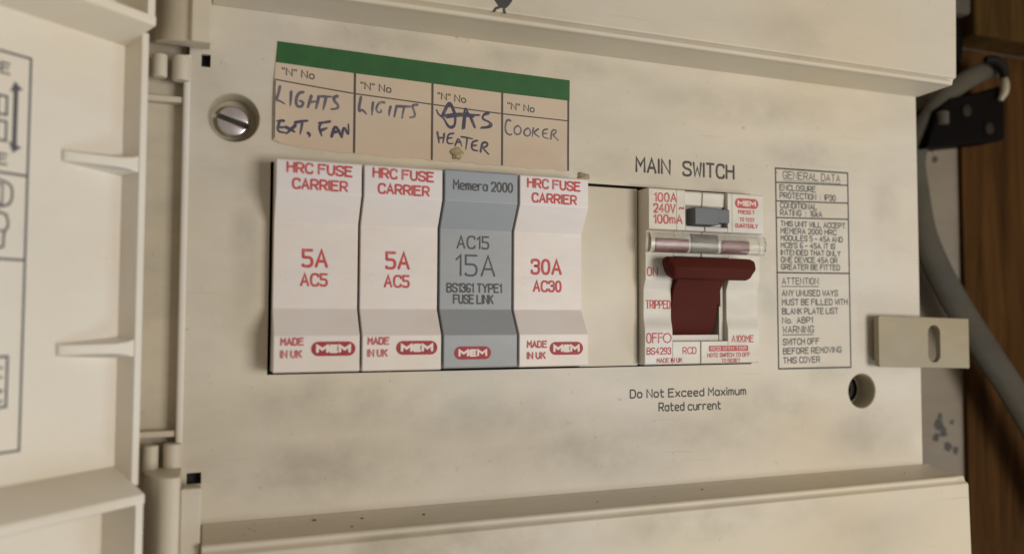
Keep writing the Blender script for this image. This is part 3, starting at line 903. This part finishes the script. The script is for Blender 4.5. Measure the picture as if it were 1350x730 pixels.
# ================================================================== circuit card
def lerp(tab, x):
    for (xa, za), (xb, zb) in zip(tab, tab[1:]):
        if x <= xb: return za + (zb - za) * (x - xa) / (xb - xa)
    return tab[-1][1]
TOP = [(18, 81.8), (42, 81.35), (68, 80.85), (92, 80.5), (118, 80.2)]
GRN = [(18, 75.3), (42.6, 74.5), (67.5, 73.9), (91.5, 73.3), (118, 73.0)]
HDR = [(18, 70.0), (42.5, 68.1), (67.6, 67.1), (91.5, 66.3), (118, 66.0)]
BOT = [(18, 51.6), (20.5, 51.2), (27, 49.9), (42.7, 49.4), (67.5, 49.0), (91.5, 48.9), (118, 48.7)]
def left(z): return 19.3 - 0.8 * min(1, max(0, (81.6 - z) / 12)) if z > 60 else 18.5
def right(z): return 116.3 - 0.4 * (80 - z) / 32
def lift(u, z):
    e = max(0.0, 1 - (u - 18.5) / 9.0)
    k = max(0.0, min(1.0, (74 - z) / 12))
    return 0.22 + 0.55 * e * e * k + 0.10 * math.sin(u * 0.13) * math.sin(z * 0.2)
def card_xyz(u, z, o=0.0): return (u, -(lift(u, z) + o), z)
card = thing('circuit_card', (67, 0, 48.7), 'beige paper circuit card with green band and handwritten names above the fuses', 'card')
def card_sheet(za, zb, nx, nz, off, thick):
    m_ = Mesh()
    g = []
    for j in range(nz + 1):
        for i in range(nx + 1):
            f_ = i / nx
            u = 19 + f_ * 97
            z0_, z1_ = lerp(za, u), lerp(zb, u)
            z = z0_ + (z1_ - z0_) * j / nz
            u = left(z) + (right(z) - left(z)) * f_
            if za is BOT and j == 0: z += 0.22 * math.sin(u * 1.1) + 0.15 * math.sin(u * 2.7)
            g.append((u, z))
    n = len(g)
    m_.v = [card_xyz(u, z, off) for u, z in g] + [card_xyz(u, z, off - thick) for u, z in g]
    for j in range(nz):
        for i in range(nx):
            a = j * (nx + 1) + i
            m_.f += [(a, a + 1, a + nx + 2, a + nx + 1), (n + a, n + a + nx + 1, n + a + nx + 2, n + a + 1)]
    rim = [i for i in range(nx + 1)] + [j * (nx + 1) + nx for j in range(1, nz + 1)] + [nz * (nx + 1) + i for i in range(nx - 1, -1, -1)] + [j * (nx + 1) for j in range(nz - 1, 0, -1)]
    for a, b_ in zip(rim, rim[1:] + rim[:1]): m_.f.append((a, b_, n + b_, n + a))
    return m_
build('sheet', card_sheet(BOT, TOP, 48, 24, 0.0, 0.12), 'paper', card)
gm = Mesh()
g = []
for i in range(49):
    f_ = i / 48
    for tb_i in (GRN, TOP):
        u = 19 + f_ * 97; z = lerp(tb_i, u) - (0.04 if tb_i is TOP else 0)
        g.append(card_xyz(left(z) + .03 + (right(z) - left(z) - .06) * f_, z, 0.035))
gm.add(g, [(2 * i, 2 * i + 1, 2 * i + 3, 2 * i + 2) for i in range(48)])
build('green_band', gm, 'green', card)
lm = Mesh()
def poly_on_card(m_, fn, n, w, h=0.05):
    ribbon(m_, [fn(i / n) for i in range(n + 1)], False, w, card_xyz, h)
poly_on_card(lm, lambda t_: (18.8 + 97.2 * t_, lerp(HDR, 18.8 + 97.2 * t_)), 40, 0.42)
for x in (42.65, 67.55, 91.55, 115.7):
    poly_on_card(lm, lambda t_: (x, lerp(BOT, x) + .3 + (lerp(GRN, x) - lerp(BOT, x) - .3) * t_), 14, 0.75, 0.06)
poly_on_card(lm, lambda t_: (18.75, 52.2 + 17.4 * t_), 10, 0.35)
build('ruled_lines', lm, 'line', card)
lm = Mesh()
for xa, z in ((20.8, 71.7), (44.6, 69.9), (69.4, 69.1), (93.6, 68.2)):
    write(lm, '"N" No', xa, xa + 9.4, z, z - 0.35, cap=2.1, w=0.42, put=card_xyz)
build('column_lettering', lm, 'line', card, smooth=False)
# handwriting: pen strokes, one part for each word
WORDS = {
 'lights_a': '20.2,68.0 19.7,65.5 19.1,63.5 20.1,63.6 21.6,62.8|23.5,66.8 23.3,62.5|27.1,67.0 25.7,66.6 24.9,64.6 25.1,62.5 26.6,62.3 27.3,63.8 26.1,64.2|29.5,66.1 28.5,62.5|31.7,66.2 30.9,62.4|28.8,64.0 31.2,64.5|32.4,66.2 35.5,66.4|33.9,66.1 33.1,62.3|37.4,66.8 36.2,66.3 36.4,65.1 37.6,64.1 37.6,62.9 35.5,62.5',
 'ext_fan': '21.5,57.6 19.5,57.3|20.2,57.2 19.4,54.2 22.4,54.0|19.9,55.5 22.0,55.8|22.0,55.8 24.6,54.6|24.9,56.6 22.4,53.9|24.7,57.4 28.4,58.3|26.9,57.6 26.3,54.1|28.6,54.6 29.2,54.1 29.0,53.5|35.2,58.7 31.8,57.9|32.5,58.0 31.8,56.5 32.7,54.1|32.4,55.6 34.2,56.5|35.7,54.0 36.8,58.0 38.8,54.1|36.2,55.4 38.2,56.0|38.8,54.1 39.4,57.9 40.9,54.4 40.8,58.3',
 'lights_b': '44.6,67.3 43.8,62.4 45.0,63.4 46.3,62.1|48.4,65.9 48.1,62.0|52.0,66.2 50.4,66.2 49.3,64.1 49.9,62.8 51.1,63.0 50.9,63.8|54.0,65.1 53.5,62.2|55.9,65.5 55.2,62.0|56.2,65.4 60.3,65.7|58.3,65.2 57.7,61.8|62.7,66.5 60.8,66.2 61.6,64.4 62.0,62.6 60.3,62.2',
 'gas': '70.8,63.5 72.8,68.2 74.0,67.9 75.4,64.5 75.2,60.7 73.9,59.9 72.7,60.5 71.5,63.0 69.6,64.0 69.0,65.4|71.2,63.9 73.2,68.1 74.6,65.9 75.6,61.5 73.5,60.0 71.9,62.3|71.5,63.8 76.6,65.0 81.3,64.9 83.6,65.1|72.3,63.3 77.3,64.5 81.6,64.3|77.8,60.0 78.5,66.7 79.1,66.9 81.7,60.9|78.3,60.3 78.9,66.3 81.1,63.5 82.1,60.8|87.2,66.4 85.2,65.8 84.4,63.8 86.8,63.3 88.2,62.3 87.2,61.2 84.0,60.8|86.8,65.9 84.8,65.2 84.6,64.0 87.6,62.8 86.8,61.6 84.4,61.2',
 'heater': '69.3,58.3 69.9,54.9|71.6,58.0 71.2,54.9|69.6,56.4 71.6,56.7|74.8,58.3 72.8,57.9 72.5,54.7 74.6,55.0|72.7,56.5 74.3,56.8|75.3,54.3 76.4,57.3 77.6,54.2|75.8,55.5 77.3,55.6|77.3,57.4 81.2,57.0|79.4,57.2 78.9,53.4|82.9,56.6 81.0,56.0 80.9,53.4 83.0,53.2|81.0,54.8 82.6,55.0|84.0,52.9 84.6,56.2 86.4,56.2 86.3,54.9 84.5,54.4 86.8,52.4',
 'cooker': '94.6,64.2 93.4,64.6 92.6,62.6 92.8,60.0 94.4,59.3 95.0,59.8|97.4,62.8 96.0,62.2 95.8,60.4 96.8,59.6 98.2,60.3 98.4,62.0 97.2,62.8|100.9,62.3 99.4,61.4 99.4,60.0 100.6,59.4 101.7,60.2 101.7,61.7 100.8,62.3|102.8,62.5 102.4,59.5|104.6,62.3 102.7,60.9 104.9,59.6|108.0,62.5 106.3,62.2 106.1,59.7 108.4,59.3|106.3,60.9 107.8,61.1|109.3,59.2 109.5,62.3 111.2,62.6 111.0,61.2 109.7,60.9 112.0,59.0',
}
random.seed(11)
for wname, wd, mt in (('lights_a', 0.95, 'pencil'), ('lights_b', 0.88, 'pencil'), ('cooker', 0.72, 'pencil'), ('ext_fan', 0.98, 'pen'), ('heater', 0.74, 'pen'), ('gas', 0.82, 'pen')):
    hw = Mesh()
    for st in WORDS[wname].split('|'):
        pts = [tuple(float(c) for c in p.split(',')) for p in st.split()]
        if len(pts) > 2: pts = chaikin(pts, False)
        if len(pts) == 2: pts = [pts[0], ((pts[0][0] + pts[1][0]) / 2 + random.uniform(-.12, .12), (pts[0][1] + pts[1][1]) / 2 + random.uniform(-.12, .12)), pts[1]]
        w0 = wd * random.uniform(0.85, 1.15)
        ribbon(hw, pts, False, w0, card_xyz, 0.045 + random.uniform(0, 0.02), taper=random.uniform(0.25, 0.55))
    build('handwritten_word', hw, mt, card, smooth=False)

# ================================================================== screws, glue, crumbs
sc = thing('cover_screw', (7.2, 6, 57.2), 'bright slotted screw in the recess left of the circuit card', 'screw')
sm_ = Mesh().lathe([(4.6, -6.0), (4.6, -4.4), (4.35, -3.95), (3.6, -3.75), (1.5, -3.6)], 7.2, 57.2, seg=36)
# slot: two half domes read as a groove between them
def half_head(sign):
    m_ = Mesh()
    a_s = math.radians(-18)
    u = Vector((math.cos(a_s), math.sin(a_s))); v = Vector((-math.sin(a_s), math.cos(a_s))) * sign
    rows = []
    R_, g_ = 4.6, 0.62
    out = []
    n = 24
    a0 = math.asin(g_ / R_)
    for k in range(n + 1):
        a = a0 + (math.pi - 2 * a0) * k / n
        out.append(u * (R_ * math.cos(a)) + v * (R_ * math.sin(a)))
    c = Vector((7.2, 57.2))
    ctr = sum(out, Vector((0, 0))) / len(out)
    for hh, sh in ((-6.0, 0.0), (-4.2, 0.0), (-3.85, 0.35), (-3.7, 0.9)):
        rows.append([(c.x + (p + (ctr - p).normalized() * sh).x, -hh, c.y + (p + (ctr - p).normalized() * sh).y) for p in out])
    N_ = len(out)
    for r_ in rows: m_.v += r_
    for i in range(len(rows) - 1):
        for k in range(N_):
            m_.f.append((i * N_ + k, i * N_ + (k + 1) % N_, (i + 1) * N_ + (k + 1) % N_, (i + 1) * N_ + k))
    m_.f.append(tuple((len(rows) - 1) * N_ + k for k in range(N_)))
    return m_
build('head_half', half_head(1), 'steel', sc)
build('head_half', half_head(-1), 'steel', sc)
sf = Mesh().lathe([(4.5, -6.0), (4.5, -5.1)], 7.2, 57.2, seg=36)
build('slot_bottom', sf, 'dark_steel', sc)
s2 = Mesh().lathe([(5.5, -14.0), (5.5, -9.6), (5.0, -9.0), (3.0, -8.8), (2.6, -9.8), (1.0, -9.8)], 243.0, -29.9, seg=32)
tag(build('cover_screw', s2, 'dark_steel', base=(243, 12, -29.9)), 'dark screw deep in the round hole below the data table', 'screw')

def lump(name, x, z, rx, rz, rh, label, seed):
    rnd = random.Random(seed)
    bm = bmesh.new()
    bmesh.ops.create_icosphere(bm, subdivisions=3, radius=1.0)
    m_ = Mesh()
    ph = [rnd.uniform(0, 6) for _ in range(6)]
    for v in bm.verts:
        k = 1 + 0.22 * math.sin(3.1 * v.co.x + ph[0]) * math.sin(4.3 * v.co.z + ph[1]) + 0.13 * math.sin(7 * v.co.x + ph[2]) * math.sin(6 * v.co.y + ph[3])
        m_.v.append((x + v.co.x * rx * k, -(0.3 + max(-0.4, v.co.y) * rh * k), z + v.co.z * rz * k))
    bm.verts.index_update()
    m_.f = [tuple(v.index for v in f.verts) for f in bm.faces]
    bm.free()
    return tag(build(name, m_, 'glue', base=(x, 0, z)), label, 'glue', 'dried lumps of glue')
lump('glue_lump', 75.9, 51.6, 2.2, 2.0, 1.0, 'brownish dried glue lump on the card above the grey carrier', 3)
lump('glue_lump', 121.6, 47.2, 2.3, 1.3, 1.2, 'yellowish dried glue lump above the blank plate corner', 5)

random.seed(21)
cm = Mesh()
for _ in range(24):
    ledge = random.random() < 0.75
    if ledge:
        x = random.choice((random.gauss(22, 12), random.gauss(26, 14), random.uniform(6, 268)))
        h = random.uniform(2.5, 16.5)
        z = -61.25 - (h - 3) * 0.05
        r = random.choice((0.12, 0.16, 0.2, 0.3, 0.42))
        c = (x, -h, z + r * .3)
    else:
        x = random.choice((random.uniform(5, 130), random.uniform(130, 270))); zc = random.uniform(-58, 88)
        if 17 < x < 192 and -20 < zc < 84: continue
        r = random.uniform(0.10, 0.24)
        c = (x, -0.02, zc)
    pts = [Vector((random.uniform(.6, 1.3), 0, 0)), Vector((-random.uniform(.6, 1.3), 0, 0)), Vector((0, random.uniform(.5, 1), 0)), Vector((0, -random.uniform(.5, 1), 0)), Vector((0, 0, random.uniform(.5, 1))), Vector((0, 0, -random.uniform(.5, 1)))]
    cm.add([(c[0] + p.x * r * 1.5, c[1] + p.y * r, c[2] + p.z * r) for p in pts], [(0, 2, 4), (2, 1, 4), (1, 3, 4), (3, 0, 4), (2, 0, 5), (1, 2, 5), (3, 1, 5), (0, 3, 5)])
co = build('dirt_crumbs', cm, 'crumb', smooth=False)
co['kind'] = 'stuff'; co['label'] = 'dark specks of dirt scattered over the panel and ledge'; co['category'] = 'dirt'

# ================================================================== cable and fittings at the right
def tube(pts, seg=14, sub=8, flatten=1.0):
    """pts: (x, h, z, radius); smooth tube along a Catmull-Rom path"""
    P = [Vector(p) if len(p) == 4 else None for p in [tuple(q) for q in pts]]
    P = [P[0]] + P + [P[-1]]
    path = []
    for i in range(1, len(P) - 2):
        for k in range(sub):
            t = k / sub
            a, b_, c, d_ = P[i - 1], P[i], P[i + 1], P[i + 2]
            path.append(0.5 * ((2 * b_) + (c - a) * t + (2 * a - 5 * b_ + 4 * c - d_) * t * t + (3 * b_ - a - 3 * c + d_) * t ** 3))
    path.append(P[-2])
    m_ = Mesh()
    n = len(path)
    for i, p in enumerate(path):
        a, c = path[max(0, i - 1)], path[min(n - 1, i + 1)]
        t = Vector((c[0] - a[0], -(c[1] - a[1]), c[2] - a[2])).normalized()
        side = t.cross(Vector((0, 1, 0))).normalized()
        upv = side.cross(t).normalized()
        o_ = Vector((p[0], -p[1], p[2]))
        for k in range(seg):
            an = 2 * math.pi * k / seg
            q = o_ + side * (p[3] * math.cos(an)) + upv * (p[3] * flatten * math.sin(an))
            m_.v.append(tuple(q))
    for i in range(n - 1):
        for k in range(seg):
            m_.f.append((i * seg + k, i * seg + (k + 1) % seg, (i + 1) * seg + (k + 1) % seg, (i + 1) * seg + k))
    m_.f += [tuple(range(seg)), tuple((n - 1) * seg + k for k in range(seg))]
    return m_
cab = tube([(365, -33, 121.8, 3.8), (356, -33, 119.6, 4.4), (343.5, -33.5, 113.6, 4.7), (330, -34.5, 104, 5.1), (319, -37, 88, 5.7), (315.5, -39, 74, 6.1), (318, -40, 60, 6.4), (321.5, -40, 40, 7.0), (328, -39, 24, 7.3), (337.5, -36, 5, 7.4), (352, -32, -18, 7.4), (367, -28, -41, 7.4), (390, -25, -77, 7.4), (425, -24, -130, 7.4)], flatten=0.62)
tag(build('grey_cable', cab, 'cable', base=(318, 40, 60)), 'grey sheathed cable curving down behind the right edge of the unit', 'cable')
cl = tube([(362.0, -28, 115.5, 1.5), (361.4, -27, 112, 2.1), (360.8, -27, 108, 2.0), (359.2, -28, 104.2, 1.2)], seg=10)
tag(build('cable_sleeve', cl, 'tab', base=(361, 27, 104)), 'small pale sleeve at the right of the black junction block', 'sleeve')
ds = tube([(350, -28, 123.2, 1.6), (355.5, -27, 123.0, 2.3), (360.2, -27, 120.0, 2.5), (362, -27.5, 115.6, 2.0)], seg=10)
tag(build('dark_sleeve', ds, 'dark_sleeve', base=(358, 27, 116)), 'black bent sleeve at the end of the grey cable', 'sleeve')
jb = thing('junction_block', (340, 38, 78), 'black plastic junction block beside the top of the cable', 'junction block')
jm = Mesh().extrude([(313.5, 77.8), (364.6, 85.5), (365.4, 100), (364.8, 113.0), (347, 107.0), (330, 103.0), (320.5, 96)], -47, -30, lambda p, q, a: (p, -a, q))
build('body', jm, 'black', jb, bevel=1.2, seg=3)
for x, z in ((338.7, 97.6), (353.4, 90.2)):
    s_ = Mesh().lathe([(2.9, -30), (2.9, -29.2), (2.4, -28.8), (1.0, -28.6)], x, z, seg=20)
    build('screw', s_, 'dim_screw', jb)
s_ = Mesh().rod(323.0, 29.5, 89.5, 95.5, 2.8)
build('terminal', s_, 'cable', jb)
gm_ = Mesh().extrude([(326, 120), (345, 124), (346.5, 136), (343, 148), (326, 150)], -49.5, -36, lambda p, q, a: (p, -a, q))
tag(build('junction_block', gm_, 'black', bevel=1.5, base=(336, 43, 120)), 'dark block half hidden behind the upper right corner of the unit', 'junction block')
gm_ = Mesh().extrude([(322, 143), (342, 144), (342, 155), (322, 155)], -35, -28, lambda p, q, a: (p, -a, q))
tag(build('cable_clamp', gm_, 'cable', bevel=2.0, base=(332, 32, 143)), 'grey clamp at the top beside the timber beam', 'clamp')
